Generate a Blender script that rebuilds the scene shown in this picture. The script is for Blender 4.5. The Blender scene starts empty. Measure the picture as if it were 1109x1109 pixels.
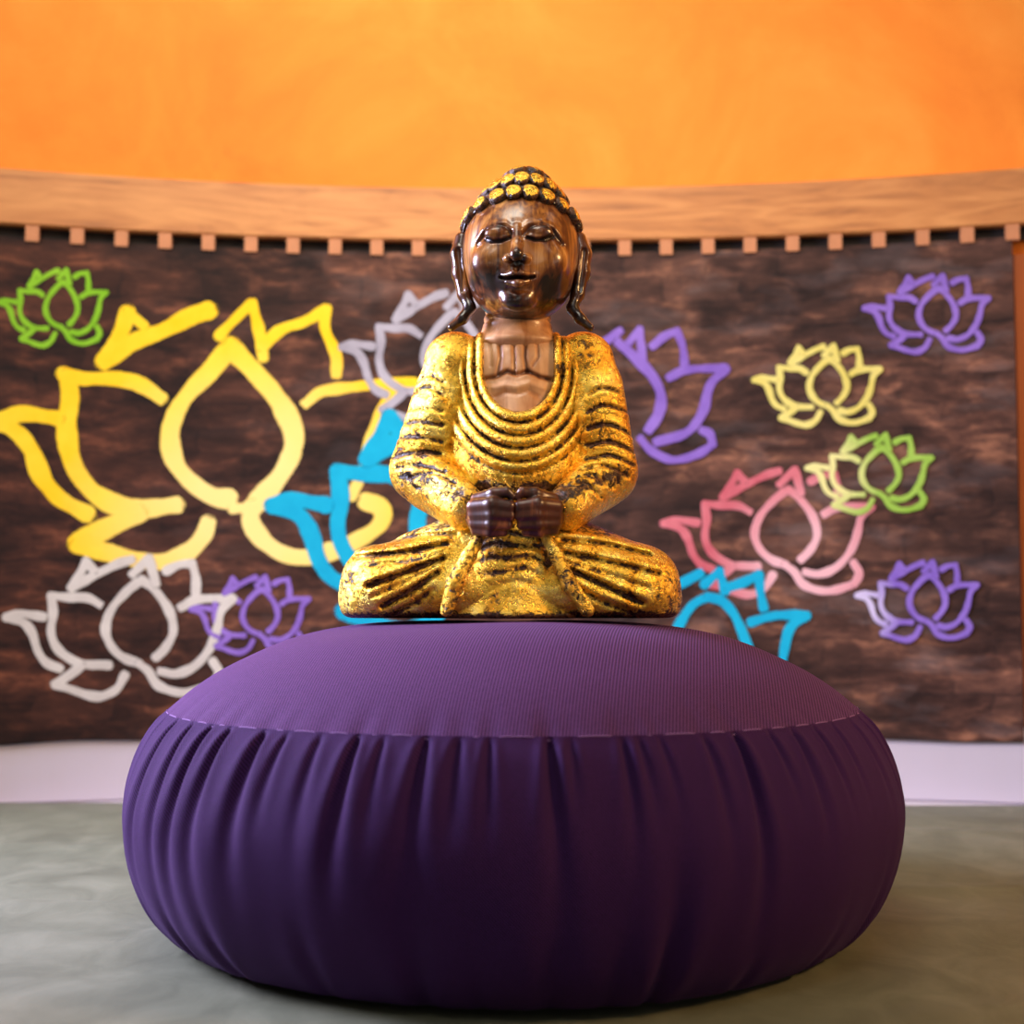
import bpy, math, random
import numpy as np
from mathutils import Vector, Matrix, Euler
random.seed(7); rng = np.random.RandomState(11)
C = bpy.context.scene.collection
PI = math.pi

# ------------------------------------------------------------------ camera
CAM_H = 0.1534
FPX = 1500.0
PITCH = math.atan(100.5 / FPX)
cam_d = bpy.data.cameras.new('camera'); cam = bpy.data.objects.new('camera', cam_d); C.objects.link(cam)
cam_d.sensor_width = 36.0; cam_d.lens = 36.0 * FPX / 1109.0
cam.location = (0, 0, CAM_H); cam.rotation_euler = (PI / 2 + PITCH, 0, 0)
cam_d.clip_start = 0.02; cam_d.clip_end = 50
cam_d.dof.use_dof = True; cam_d.dof.focus_distance = 0.645; cam_d.dof.aperture_fstop = 9.0
bpy.context.scene.camera = cam

def ray(px, py):
    x = (px - 554.5) / FPX; y = -(py - 554.5) / FPX
    cp, sp = math.cos(PITCH), math.sin(PITCH)
    return Vector((x, cp - y * sp, sp + y * cp))

def at_depth(px, py, Y):
    d = ray(px, py); t = Y / d.y
    return Vector((d.x * t, Y, CAM_H + d.z * t))

# the round back wall: a vertical cylinder, concave towards the room
WR = 1.56; WALL_Y = 1.135; WCY = WALL_Y - WR
def on_cyl(px, py, R):
    """where a stroke seen at this point of the photograph sits on the round panel"""
    d = ray(px, py)
    a = d.x ** 2 + d.y ** 2; b = -2 * d.y * WCY; c = WCY ** 2 - R ** 2
    t = (-b + math.sqrt(b * b - 4 * a * c)) / (2 * a)
    p = d * t
    return math.atan2(p.x, p.y - WCY), CAM_H + p.z
def cyl(a, z, R): return (R * math.sin(a), WCY + R * math.cos(a), z)

# ------------------------------------------------------------------ helpers
def link(name, me, mat=None, parent=None):
    o = bpy.data.objects.new(name, me); C.objects.link(o)
    if mat is not None:
        me.materials.clear(); me.materials.append(mat)
    if parent is not None: o.parent = parent
    return o
def tag(o, label=None, cat=None, group=None, kind=None):
    if label: o['label'] = label
    if cat: o['category'] = cat
    if group: o['group'] = group
    if kind: o['kind'] = kind
    return o
def empty(name, loc):
    o = bpy.data.objects.new(name, None); C.objects.link(o); o.location = loc
    o.empty_display_size = 0.02
    return o
def mesh(name, verts, faces, smooth=True):
    me = bpy.data.meshes.new(name)
    me.from_pydata([tuple(map(float, v)) for v in verts], [], [tuple(map(int, f)) for f in faces])
    me.update()
    me.polygons.foreach_set('use_smooth', [smooth] * len(me.polygons))
    return me
def fast_mesh(name, V, Q, smooth=True):
    me = bpy.data.meshes.new(name)
    me.vertices.add(len(V)); me.vertices.foreach_set('co', np.asarray(V, np.float32).ravel())
    n = len(Q)
    me.loops.add(4 * n); me.loops.foreach_set('vertex_index', np.asarray(Q, np.int32).ravel())
    me.polygons.add(n)
    me.polygons.foreach_set('loop_start', np.arange(0, 4 * n, 4, dtype=np.int32))
    me.polygons.foreach_set('loop_total', np.full(n, 4, np.int32))
    me.update(calc_edges=True); me.validate()
    me.polygons.foreach_set('use_smooth', np.full(len(me.polygons), smooth))
    return me
def arc_slab(name, a0, a1, z0, z1, R0, R1, n, mat, parent=None, bev=0.0, wav=None):
    """a curved board between the radii R0 < R1"""
    V = []; F = []
    b = bev
    prof = [(R0 + b, z0), (R0, z0 + b), (R0, z1 - b), (R0 + b, z1), (R1, z1), (R1, z0)]
    m = len(prof)
    for i in range(n + 1):
        a = a0 + (a1 - a0) * i / n
        for k, (r, z) in enumerate(prof):
            dz = wav(a) if (wav and k in (0, 1, 5)) else 0
            V.append(cyl(a, z + dz, r))
    for i in range(n):
        for k in range(m):
            k2 = (k + 1) % m
            F.append((i * m + k, i * m + k2, (i + 1) * m + k2, (i + 1) * m + k))
    F.append(tuple(range(m))[::-1]); F.append(tuple(n * m + k for k in range(m)))
    me = mesh(name, V, F, smooth=False)
    return link(name, me, mat, parent)

# ------------------------------------------------------------------ node materials
def mat(name):
    m = bpy.data.materials.new(name); m.use_nodes = True
    nt = m.node_tree; N = nt.nodes; L = nt.links
    for n in list(N): N.remove(n)
    out = N.new('ShaderNodeOutputMaterial'); bs = N.new('ShaderNodeBsdfPrincipled')
    L.new(bs.outputs[0], out.inputs[0])
    return m, N, L, bs
def nd(N, t, **kw):
    n = N.new(t)
    for k, v in kw.items():
        if k.startswith('i_'):
            key = k[2:]
            key = int(key) if key.isdigit() else key.replace('_', ' ')
            n.inputs[key].default_value = v
        else: setattr(n, k, v)
    return n
def ramp(N, stops, interp='LINEAR'):
    r = N.new('ShaderNodeValToRGB'); r.color_ramp.interpolation = interp
    e = r.color_ramp.elements
    while len(e) > 1: e.remove(e[-1])
    e[0].position = stops[0][0]; e[0].color = stops[0][1]
    for p, c in stops[1:]:
        x = e.new(p); x.color = c
    return r
def srgb(r, g, b):
    f = lambda c: (c / 255 / 12.92) if c / 255 <= 0.04045 else ((c / 255 + 0.055) / 1.055) ** 2.4
    return (f(r), f(g), f(b), 1.0)
def coords(N, L, scale=(1, 1, 1), loc=(0, 0, 0), rot=(0, 0, 0)):
    tc = N.new('ShaderNodeTexCoord'); mp = N.new('ShaderNodeMapping')
    mp.inputs['Scale'].default_value = scale; mp.inputs['Location'].default_value = loc; mp.inputs['Rotation'].default_value = rot
    L.new(tc.outputs['Object'], mp.inputs[0]); return mp.outputs[0]
def noise(N, L, vec, scale, detail=4, rough=0.55, dist=0.0):
    n = N.new('ShaderNodeTexNoise'); n.inputs['Scale'].default_value = scale; n.inputs['Detail'].default_value = detail
    n.inputs['Roughness'].default_value = rough; n.inputs['Distortion'].default_value = dist
    L.new(vec, n.inputs['Vector']); return n.outputs['Fac']
def mixc(N, L, fac, a, b, mode='MIX'):
    m = N.new('ShaderNodeMix'); m.data_type = 'RGBA'; m.blend_type = mode
    for s, v in ((0, fac), (6, a), (7, b)):
        if hasattr(v, 'is_linked') or hasattr(v, 'links'): L.new(v, m.inputs[s])
        else: m.inputs[s].default_value = v
    return m.outputs[2]
def mth(N, L, op, a, b=None, c=None, clamp=False):
    m = N.new('ShaderNodeMath'); m.operation = op; m.use_clamp = clamp
    for s, v in ((0, a), (1, b), (2, c)):
        if v is None: continue
        if hasattr(v, 'links'): L.new(v, m.inputs[s])
        else: m.inputs[s].default_value = v
    return m.outputs[0]
def bump(N, L, h, bs, strength=0.3, dist=0.001, prev=None):
    b = N.new('ShaderNodeBump'); b.inputs['Strength'].default_value = strength; b.inputs['Distance'].default_value = dist
    L.new(h, b.inputs['Height'])
    if prev is not None: L.new(prev, b.inputs['Normal'])
    L.new(b.outputs[0], bs.inputs['Normal']); return b.outputs[0]

def m_plaster():
    m, N, L, bs = mat('orange_plaster')
    v = coords(N, L)
    n1 = noise(N, L, v, 6.0, 6, 0.65, 0.5); n2 = noise(N, L, v, 14, 6, 0.6, 0.4)
    c1 = ramp(N, [(0.3, srgb(234, 122, 20)), (0.5, srgb(245, 138, 34)), (0.7, srgb(252, 154, 52))]); L.new(n1, c1.inputs[0])
    spots = ramp(N, [(0.66, (0, 0, 0, 1)), (0.78, (1, 1, 1, 1))]); L.new(n2, spots.inputs[0])
    c = mixc(N, L, mth(N, L, 'MULTIPLY', spots.outputs[0], 0.5), c1.outputs[0], srgb(190, 95, 15))
    L.new(c, bs.inputs['Base Color']); bs.inputs['Roughness'].default_value = 0.75
    bump(N, L, noise(N, L, v, 60, 5, 0.6), bs, 0.25, 0.002)
    return m
def m_wood_rail():
    m, N, L, bs = mat('light_pine_rail')
    v = coords(N, L, (3.0, 3.0, 26.0))
    n0 = noise(N, L, v, 1.4, 3, 0.5, 0.9)
    v2 = coords(N, L, (1.0, 1.0, 5.0))
    n1 = noise(N, L, v2, 9, 6, 0.65, 1.8)
    w = mth(N, L, 'SINE', mth(N, L, 'MULTIPLY', n0, 32.0))
    w = mth(N, L, 'MULTIPLY_ADD', w, 0.22, 0.5)
    t = mth(N, L, 'ADD', mth(N, L, 'MULTIPLY', w, 0.45), mth(N, L, 'MULTIPLY', n1, 0.6))
    c = ramp(N, [(0.25, srgb(140, 82, 40)), (0.45, srgb(188, 120, 62)), (0.75, srgb(214, 146, 82))]); L.new(t, c.inputs[0])
    L.new(c.outputs[0], bs.inputs['Base Color']); bs.inputs['Roughness'].default_value = 0.5
    return m
def m_flat(name, col, rough=0.6, metal=0.0, ns=80, amp=0.15):
    m, N, L, bs = mat(name)
    v = coords(N, L); n = noise(N, L, v, ns, 4)
    dark = tuple(c * (1 - amp) for c in col[:3]) + (1,)
    c = mixc(N, L, n, dark, col)
    L.new(c, bs.inputs['Base Color']); bs.inputs['Roughness'].default_value = rough; bs.inputs['Metallic'].default_value = metal
    return m
def m_panel():
    m, N, L, bs = mat('dark_brick_print_cloth')
    tc = N.new('ShaderNodeTexCoord')
    sep = N.new('ShaderNodeSeparateXYZ'); L.new(tc.outputs['Object'], sep.inputs[0])
    cmb = N.new('ShaderNodeCombineXYZ'); L.new(sep.outputs[0], cmb.inputs[0]); L.new(sep.outputs[2], cmb.inputs[1])
    P = cmb.outputs[0]
    wv = N.new('ShaderNodeTexNoise'); wv.inputs['Scale'].default_value = 26; wv.inputs['Detail'].default_value = 4; L.new(P, wv.inputs['Vector'])
    sub = N.new('ShaderNodeVectorMath'); sub.operation = 'SUBTRACT'; L.new(wv.outputs['Color'], sub.inputs[0]); sub.inputs[1].default_value = (0.5, 0.5, 0.5)
    sc = N.new('ShaderNodeVectorMath'); sc.operation = 'MULTIPLY'; L.new(sub.outputs[0], sc.inputs[0]); sc.inputs[1].default_value = (0.03, 0.012, 0)
    ad = N.new('ShaderNodeVectorMath'); ad.operation = 'ADD'; L.new(P, ad.inputs[0]); L.new(sc.outputs[0], ad.inputs[1])
    br = N.new('ShaderNodeTexBrick'); L.new(ad.outputs[0], br.inputs['Vector'])
    br.inputs['Scale'].default_value = 1.0; br.inputs['Brick Width'].default_value = 0.062; br.inputs['Row Height'].default_value = 0.021
    br.inputs['Mortar Size'].default_value = 0.0022; br.inputs['Mortar Smooth'].default_value = 1.0; br.inputs['Bias'].default_value = -0.25
    br.inputs['Color1'].default_value = srgb(52, 32, 28); br.inputs['Color2'].default_value = srgb(122, 88, 74); br.inputs['Mortar'].default_value = srgb(44, 32, 32)
    st = N.new('ShaderNodeMapping'); L.new(ad.outputs[0], st.inputs[0]); st.inputs['Scale'].default_value = (1.0, 2.7, 1)
    n1 = noise(N, L, st.outputs[0], 17, 6, 0.62, 0.3)
    n2 = noise(N, L, st.outputs[0], 46, 5, 0.65, 0.2)
    n3 = noise(N, L, P, 4.5, 3, 0.5)
    # brown body with redder streaks, grey-lilac blotches
    st1 = ramp(N, [(0.40, srgb(34, 20, 18)), (0.48, srgb(74, 50, 43)), (0.55, srgb(112, 78, 64)), (0.64, srgb(186, 134, 104))])
    L.new(mth(N, L, 'ADD', mth(N, L, 'MULTIPLY', n1, 0.62), mth(N, L, 'MULTIPLY', n2, 0.38)), st1.inputs[0])
    c = mixc(N, L, 0.62, br.outputs['Color'], st1.outputs[0])
    # warm and darker boards on the left, greyer stones on the right
    lf = N.new('ShaderNodeMapRange'); L.new(mth(N, L, 'ADD', sep.outputs[0], mth(N, L, 'MULTIPLY', n3, 0.25)), lf.inputs[0])
    lf.inputs[1].default_value = -0.22; lf.inputs[2].default_value = 0.25
    c2 = mixc(N, L, 1.0, c, mixc(N, L, lf.outputs[0], (0.58, 0.40, 0.34, 1), (0.98, 0.92, 0.94, 1)), 'MULTIPLY')
    r2 = ramp(N, [(0.52, (0, 0, 0, 1)), (0.7, (1, 1, 1, 1))]); L.new(noise(N, L, st.outputs[0], 11, 4, 0.6), r2.inputs[0])
    c3 = mixc(N, L, mth(N, L, 'MULTIPLY', mth(N, L, 'MULTIPLY', r2.outputs[0], 0.5), lf.outputs[0]), c2, srgb(128, 112, 112))
    r4 = ramp(N, [(0.38, (0.42, 0.40, 0.42, 1)), (0.58, (1.08, 1.04, 1.0, 1))]); L.new(noise(N, L, st.outputs[0], 6, 3, 0.55), r4.inputs[0]); c3 = mixc(N, L, 1.0, c3, r4.outputs[0], 'MULTIPLY'); hs = N.new('ShaderNodeMix')
    L.new(c3, bs.inputs['Base Color']); N.remove(hs)
    bs.inputs['Roughness'].default_value = 0.7; bs.inputs['Specular IOR Level'].default_value = 0.25
    return m
def m_paint(name, c0, c1, pale=None, pa=(0, 0), pr=0.05):
    """chalky spray paint; pa = spot on the panel (x, z) where the paint was overlaid with a paler coat"""
    m, N, L, bs = mat(name)
    v = coords(N, L); n = noise(N, L, v, 70, 4, 0.6); n2 = noise(N, L, v, 16, 3)
    r = ramp(N, [(0.35, c0), (0.68, c1)]); L.new(mth(N, L, 'ADD', mth(N, L, 'MULTIPLY', n, 0.4), mth(N, L, 'MULTIPLY', n2, 0.6)), r.inputs[0])
    c = r.outputs[0]
    if pale is not None:
        tc = N.new('ShaderNodeTexCoord'); sp = N.new('ShaderNodeSeparateXYZ'); L.new(tc.outputs['Object'], sp.inputs[0])
        dx = mth(N, L, 'SUBTRACT', sp.outputs[0], pa[0]); dz = mth(N, L, 'SUBTRACT', sp.outputs[2], pa[1])
        d = mth(N, L, 'SQRT', mth(N, L, 'ADD', mth(N, L, 'MULTIPLY', dx, dx), mth(N, L, 'MULTIPLY', dz, dz)))
        d = mth(N, L, 'ADD', d, mth(N, L, 'MULTIPLY', mth(N, L, 'SUBTRACT', n2, 0.5), pr * 0.5))
        mr = N.new('ShaderNodeMapRange'); L.new(d, mr.inputs[0]); mr.inputs[1].default_value = pr; mr.inputs[2].default_value = pr * 0.35
        mr.inputs[3].default_value = 0; mr.inputs[4].default_value = 1
        c = mixc(N, L, mr.outputs[0], c, pale)
    L.new(c, bs.inputs['Base Color']); bs.inputs['Roughness'].default_value = 0.8
    bs.inputs['Specular IOR Level'].default_value = 0.2
    # thin dry edges: the paint breaks up into speckle where the coat is thin
    at = N.new('ShaderNodeAttribute'); at.attribute_name = 'coat'
    k = mth(N, L, 'ADD', at.outputs['Fac'], mth(N, L, 'MULTIPLY', mth(N, L, 'SUBTRACT', n, 0.5), 1.1))
    mr = N.new('ShaderNodeMapRange'); L.new(k, mr.inputs[0]); mr.inputs[1].default_value = 0.05; mr.inputs[2].default_value = 0.5
    L.new(mr.outputs[0], bs.inputs['Alpha'])
    return m
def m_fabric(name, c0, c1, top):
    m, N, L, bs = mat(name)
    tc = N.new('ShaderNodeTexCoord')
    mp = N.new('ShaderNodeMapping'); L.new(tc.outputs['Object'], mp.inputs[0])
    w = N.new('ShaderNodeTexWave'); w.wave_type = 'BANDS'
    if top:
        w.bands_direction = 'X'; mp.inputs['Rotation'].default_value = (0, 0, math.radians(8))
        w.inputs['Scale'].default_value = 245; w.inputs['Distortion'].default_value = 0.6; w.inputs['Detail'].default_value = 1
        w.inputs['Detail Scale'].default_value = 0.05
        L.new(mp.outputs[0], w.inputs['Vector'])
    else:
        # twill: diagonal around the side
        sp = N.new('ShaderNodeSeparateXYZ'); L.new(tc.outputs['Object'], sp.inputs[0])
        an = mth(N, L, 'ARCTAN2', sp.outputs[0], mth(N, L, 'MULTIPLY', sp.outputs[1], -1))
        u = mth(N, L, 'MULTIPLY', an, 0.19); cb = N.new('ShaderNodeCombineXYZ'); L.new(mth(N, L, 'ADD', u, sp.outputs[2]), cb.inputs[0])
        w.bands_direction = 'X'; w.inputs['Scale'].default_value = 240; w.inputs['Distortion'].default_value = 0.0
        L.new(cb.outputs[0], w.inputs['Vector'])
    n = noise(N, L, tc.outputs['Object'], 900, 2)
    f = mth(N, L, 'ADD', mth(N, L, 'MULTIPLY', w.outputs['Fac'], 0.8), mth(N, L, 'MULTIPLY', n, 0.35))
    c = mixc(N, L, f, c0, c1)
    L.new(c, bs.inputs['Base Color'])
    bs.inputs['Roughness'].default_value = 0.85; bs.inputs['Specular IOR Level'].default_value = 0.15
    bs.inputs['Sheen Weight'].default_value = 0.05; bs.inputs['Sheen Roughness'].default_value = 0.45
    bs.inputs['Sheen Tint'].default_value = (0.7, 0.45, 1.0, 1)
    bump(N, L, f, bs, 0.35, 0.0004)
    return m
def m_mat():
    m, N, L, bs = mat('grey_green_mat')
    v = coords(N, L, (3.5, 2.6, 1)); n = noise(N, L, v, 9, 6, 0.62, 0.8); n2 = noise(N, L, v, 2.2, 3)
    r = ramp(N, [(0.3, srgb(84, 87, 70)), (0.5, srgb(106, 109, 90)), (0.75, srgb(130, 132, 112))]); L.new(mth(N, L, 'ADD', mth(N, L, 'MULTIPLY', n, 0.6), mth(N, L, 'MULTIPLY', n2, 0.4)), r.inputs[0])
    L.new(r.outputs[0], bs.inputs['Base Color']); bs.inputs['Roughness'].default_value = 0.6
    bs.inputs['Specular IOR Level'].default_value = 0.35
    bump(N, L, noise(N, L, coords(N, L), 500, 3), bs, 0.2, 0.0004)
    return m
def m_gold():
    m, N, L, bs = mat('worn_gold_leaf')
    v = coords(N, L)
    n1 = noise(N, L, v, 330, 5, 0.72, 0.6); n2 = noise(N, L, v, 60, 5, 0.62, 0.8); n3 = noise(N, L, v, 900, 3, 0.7)
    at = N.new('ShaderNodeAttribute'); at.attribute_name = 'groove'
    t = mth(N, L, 'ADD', mth(N, L, 'MULTIPLY', n1, 0.55), mth(N, L, 'MULTIPLY', n2, 0.45))
    t = mth(N, L, 'SUBTRACT', t, mth(N, L, 'MULTIPLY', at.outputs['Fac'], 0.24))
    r = ramp(N, [(0.375, (0, 0, 0, 1)), (0.43, (1, 1, 1, 1))]); L.new(t, r.inputs[0])
    gold = ramp(N, [(0.35, srgb(226, 160, 44)), (0.52, srgb(252, 206, 80)), (0.68, srgb(255, 232, 130))]); L.new(n2, gold.inputs[0])
    brown = ramp(N, [(0.4, srgb(34, 16, 8)), (0.65, srgb(112, 62, 22))]); L.new(n1, brown.inputs[0])
    L.new(mixc(N, L, r.outputs[0], brown.outputs[0], gold.outputs[0]), bs.inputs['Base Color'])
    L.new(mth(N, L, 'MULTIPLY', r.outputs[0], 0.93), bs.inputs['Metallic'])
    rr = ramp(N, [(0.3, (0.17, 0.17, 0.17, 1)), (0.7, (0.38, 0.38, 0.38, 1))]); L.new(n1, rr.inputs[0]); L.new(rr.outputs[0], bs.inputs['Roughness'])
    h = mth(N, L, 'ADD', mth(N, L, 'MULTIPLY', n1, 0.7), mth(N, L, 'ADD', mth(N, L, 'MULTIPLY', n3, 0.25), mth(N, L, 'MULTIPLY', r.outputs[0], 0.25)))
    b0 = N.new('ShaderNodeBump'); b0.inputs['Strength'].default_value = 0.7; b0.inputs['Distance'].default_value = 0.0018; L.new(h, b0.inputs['Height'])
    L.new(b0.outputs[0], bs.inputs['Normal'])
    return m
def m_lacquer(name, stops, gloss=0.22, grain=(900, 900, 70), coat=0.6, k=0.0, sc=1.0):
    m, N, L, bs = mat(name)
    v = coords(N, L, tuple(g * 0.12 for g in grain)); n = noise(N, L, v, 1.3 * sc, 4, 0.6, 0.8); n2 = noise(N, L, coords(N, L), 45, 3, 0.55)
    t = mth(N, L, 'ADD', mth(N, L, 'MULTIPLY', n, 0.5), mth(N, L, 'MULTIPLY', n2, 0.5))
    at = N.new('ShaderNodeAttribute'); at.attribute_name = 'groove'
    t = mth(N, L, 'SUBTRACT', t, mth(N, L, 'MULTIPLY', at.outputs['Fac'], 0.25))
    r = ramp(N, stops); L.new(t, r.inputs[0])
    L.new(r.outputs[0], bs.inputs['Base Color']); bs.inputs['Roughness'].default_value = gloss + 0.12
    bs.inputs['Coat Weight'].default_value = coat; bs.inputs['Coat Roughness'].default_value = gloss * 0.6
    bump(N, L, n, bs, 0.12, 0.0004)
    return m

M = dict(
    plaster=m_plaster(), rail=m_wood_rail(), panel=m_panel(), mat=m_mat(), gold=m_gold(),
    block=m_flat('pale_spacer_wood', srgb(206, 136, 92), 0.6, 0, 120, 0.25),
    gap_shade=m_flat('dark_gap_shade', srgb(26, 17, 14), 0.8),
    white=m_flat('white_painted_base', srgb(200, 192, 206), 0.55, 0, 20, 0.05),
    floor=m_flat('pale_floor', srgb(205, 198, 205), 0.5, 0, 12, 0.08),
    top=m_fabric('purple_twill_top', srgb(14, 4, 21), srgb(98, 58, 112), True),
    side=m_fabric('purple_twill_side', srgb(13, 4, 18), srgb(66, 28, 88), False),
    seam=m_flat('purple_seam_thread', srgb(140, 100, 160), 0.8),
    wood_face=m_lacquer('stained_carved_wood', [(0.32, srgb(30, 12, 7)), (0.45, srgb(98, 52, 24)), (0.56, srgb(170, 112, 52)), (0.70, srgb(222, 168, 100))], 0.17, grain=(1700, 1700, 90), coat=0.5),
    wood_chest=m_lacquer('light_carved_wood', [(0.25, srgb(96, 50, 26)), (0.42, srgb(182, 122, 74)), (0.60, srgb(222, 170, 122)), (0.75, srgb(236, 192, 150))], 0.3, coat=0.3),
    wood_dark=m_lacquer('dark_lacquered_wood', [(0.34, srgb(28, 11, 6)), (0.50, srgb(84, 38, 20)), (0.62, srgb(184, 110, 62))], 0.26, coat=0.3),
    black=m_lacquer('black_lacquer_hair', [(0.3, srgb(12, 7, 5)), (0.7, srgb(38, 22, 12))], 0.18, coat=0.8),
)
P_YEL = m_paint('yellow_paint', srgb(240, 188, 20), srgb(252, 212, 58))
P_WHITE = m_paint('grey_white_paint', srgb(190, 184, 180), srgb(216, 212, 208))
P_GREY = m_paint('cool_grey_paint', srgb(150, 146, 160), srgb(186, 182, 198))
P_BLUE = m_paint('turquoise_paint', srgb(10, 160, 205), srgb(24, 182, 220))
P_PURP = m_paint('violet_paint', srgb(120, 88, 180), srgb(150, 118, 208))
P_GREEN = m_paint('lime_green_paint', srgb(108, 172, 24), srgb(142, 196, 52))
P_CREAM = m_paint('pale_yellow_paint', srgb(214, 200, 100), srgb(232, 222, 142))
P_PINK = m_paint('rose_pink_paint', srgb(190, 96, 112), srgb(226, 150, 160))

# ------------------------------------------------------------------ room
HALF = math.radians(62)
R_WALL = WR
def z_of(py, R=WR): return on_cyl(554.5, py, R)[1]
R_PANEL = WR - 0.012      # front face of the painted panel
R_LEDGE = WR - 0.0145
Z_FOOT = z_of(799, R_PANEL); Z_PTOP = z_of(274, R_PANEL); Z_RB = z_of(261, R_LEDGE); Z_RT = z_of(203, R_LEDGE)

arc_slab('wall_back', -HALF, HALF, 0.0, 1.3, WR, WR + 0.08, 96, M['plaster'])
tag(bpy.data.objects['wall_back'], kind='structure')
fl = mesh('floor', [(-2.2, -1.6, 0), (2.2, -1.6, 0), (2.2, 1.6, 0), (-2.2, 1.6, 0), (-2.2, -1.6, -0.05), (2.2, -1.6, -0.05), (2.2, 1.6, -0.05), (-2.2, 1.6, -0.05)],
          [(0, 1, 2, 3), (7, 6, 5, 4), (0, 4, 5, 1), (1, 5, 6, 2), (2, 6, 7, 3), (3, 7, 4, 0)], False)
tag(link('floor', fl, M['floor']), kind='structure')
bb = arc_slab('baseboard_back', -HALF, HALF, 0.0, Z_FOOT + 0.012, WR - 0.0085, WR - 0.0002, 96, M['white'], bev=0.002)
tag(bb, kind='structure')

# curved wooden ledge over the panel, held off it by small blocks
ledge = empty('wooden_ledge', (0, WALL_Y, Z_RB))
tag(ledge, 'long curved pale pine board running along the orange wall above the painted panel', 'ledge')
def par(o, p):
    o.parent = p; o.matrix_parent_inverse = Matrix.Translation(-p.location); return o
par(arc_slab('board', -HALF, HALF, Z_RB, Z_RT, R_LEDGE, WR - 0.0003, 128, M['rail'], bev=0.0015), ledge)
par(arc_slab('gap_shade_strip', -HALF, HALF, Z_PTOP - 0.001, Z_RB, WR - 0.0050, WR - 0.0003, 96, M['gap_shade']), ledge)  # near-black strip puts the shade of the open gaps into colour
a_step = 46.6 / FPX * 1.113 / WR * 1.004
a_ref = on_cyl(453, 262, R_PANEL)[0]
for i in range(-16, 20):
    a = a_ref + i * a_step * 0.985
    o = arc_slab('spacer_block', a - 0.0033, a + 0.0033, Z_PTOP - 0.003, Z_RB, WR - 0.0138, WR - 0.0050, 2, M['block'])
    par(o, ledge)

# painted panel
A_R = on_cyl(1100, 420, R_PANEL)[0]
panel = empty('painted_panel', (0, WALL_Y, Z_FOOT))
tag(panel, 'dark brown brick-patterned panel with painted lotus outlines on the curved wall below the ledge', 'wall panel')
def hem(a): return 0.0012 * math.sin(a * 31 + 1) + 0.0008 * math.sin(a * 77)
par(arc_slab('backdrop', -HALF * 0.95, A_R, Z_FOOT, Z_PTOP, R_PANEL, WR - 0.0088, 200, M['panel'], bev=0.001, wav=hem), panel)

def catmull(P, n=10):
    P = [np.array(p, float) for p in P]
    if len(P) == 2: return [P[0] + (P[1] - P[0]) * t for t in np.linspace(0, 1, n)]
    Q = [2 * P[0] - P[1]] + P + [2 * P[-1] - P[-2]]
    out = []
    for i in range(1, len(Q) - 2):
        p0, p1, p2, p3 = Q[i - 1:i + 3]
        for t in np.linspace(0, 1, n, endpoint=False):
            out.append(0.5 * (2 * p1 + (p2 - p0) * t + (2 * p0 - 5 * p1 + 4 * p2 - p3) * t * t + (3 * p1 - p0 - 3 * p2 + p3) * t ** 3))
    out.append(P[-1]); return out

layer = [0]
def lotus(label, material, strokes, width, wmap=None):
    """every stroke is a brushed band of paint lying on the round face of the panel"""
    V = []; F = []; coat = []
    layer[0] += 1
    for si, st in enumerate(strokes):
        w = width
        if isinstance(st, tuple): st, w = st
        P = catmull(st, 8); n = len(P)
        R = R_PANEL - 0.00012 * layer[0] - 0.00001 * si
        seg = []
        dist = [0.0]
        for i in range(1, n): dist.append(dist[-1] + float(np.hypot(*(P[i] - P[i - 1]))))
        Ltot = dist[-1]
        # add rounded caps
        rows = []
        t0 = (P[1] - P[0]); t0 /= (np.hypot(*t0) + 1e-9); t1 = (P[-1] - P[-2]); t1 /= (np.hypot(*t1) + 1e-9)
        for c in (-1.0, -0.94, -0.75, -0.42): rows.append((P[0] + t0 * c * w * 0.5, t0, max(0.03, math.sqrt(max(0, 1 - c * c)))))
        for i in range(n):
            t = P[min(i + 1, n - 1)] - P[max(i - 1, 0)]; t = t / (np.hypot(*t) + 1e-9)
            wob = 1 + 0.10 * math.sin(dist[i] / max(w, 6) * 1.3 + si * 2.1) + 0.05 * math.sin(dist[i] / w * 3.1 + si)
            rows.append((P[i], t, wob))
        for c in (0.42, 0.75, 0.94, 1.0): rows.append((P[-1] + t1 * c * w * 0.5, t1, max(0.03, math.sqrt(max(0, 1 - c * c)))))
        base = len(V); cols = (-0.5, -0.36, 0, 0.36, 0.5)
        nr = len(rows)
        for ri, (p, t, k) in enumerate(rows):
            nrm = np.array([-t[1], t[0]])
            for c in cols:
                q = p + nrm * c * w * k
                a, z = on_cyl(q[0], q[1], R)
                rr = R if abs(c) < 0.5 else R + 0.00006
                V.append(cyl(a, z, rr)); coat.append((0.12 if abs(c) == 0.5 else 0.85) if 2 < ri < nr - 3 else 0.2)
        m = len(cols)
        for r in range(nr - 1):
            for c in range(m - 1):
                i0 = base + r * m + c
                F.append((i0, i0 + 1, i0 + m + 1, i0 + m))
    me = mesh('painted_lotus', V, F)
    at = me.attributes.new('coat', 'FLOAT', 'POINT'); at.data.foreach_set('value', coat)
    o = link('painted_lotus', me, material); par(o, panel)
    o['label'] = label
    return o

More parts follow.
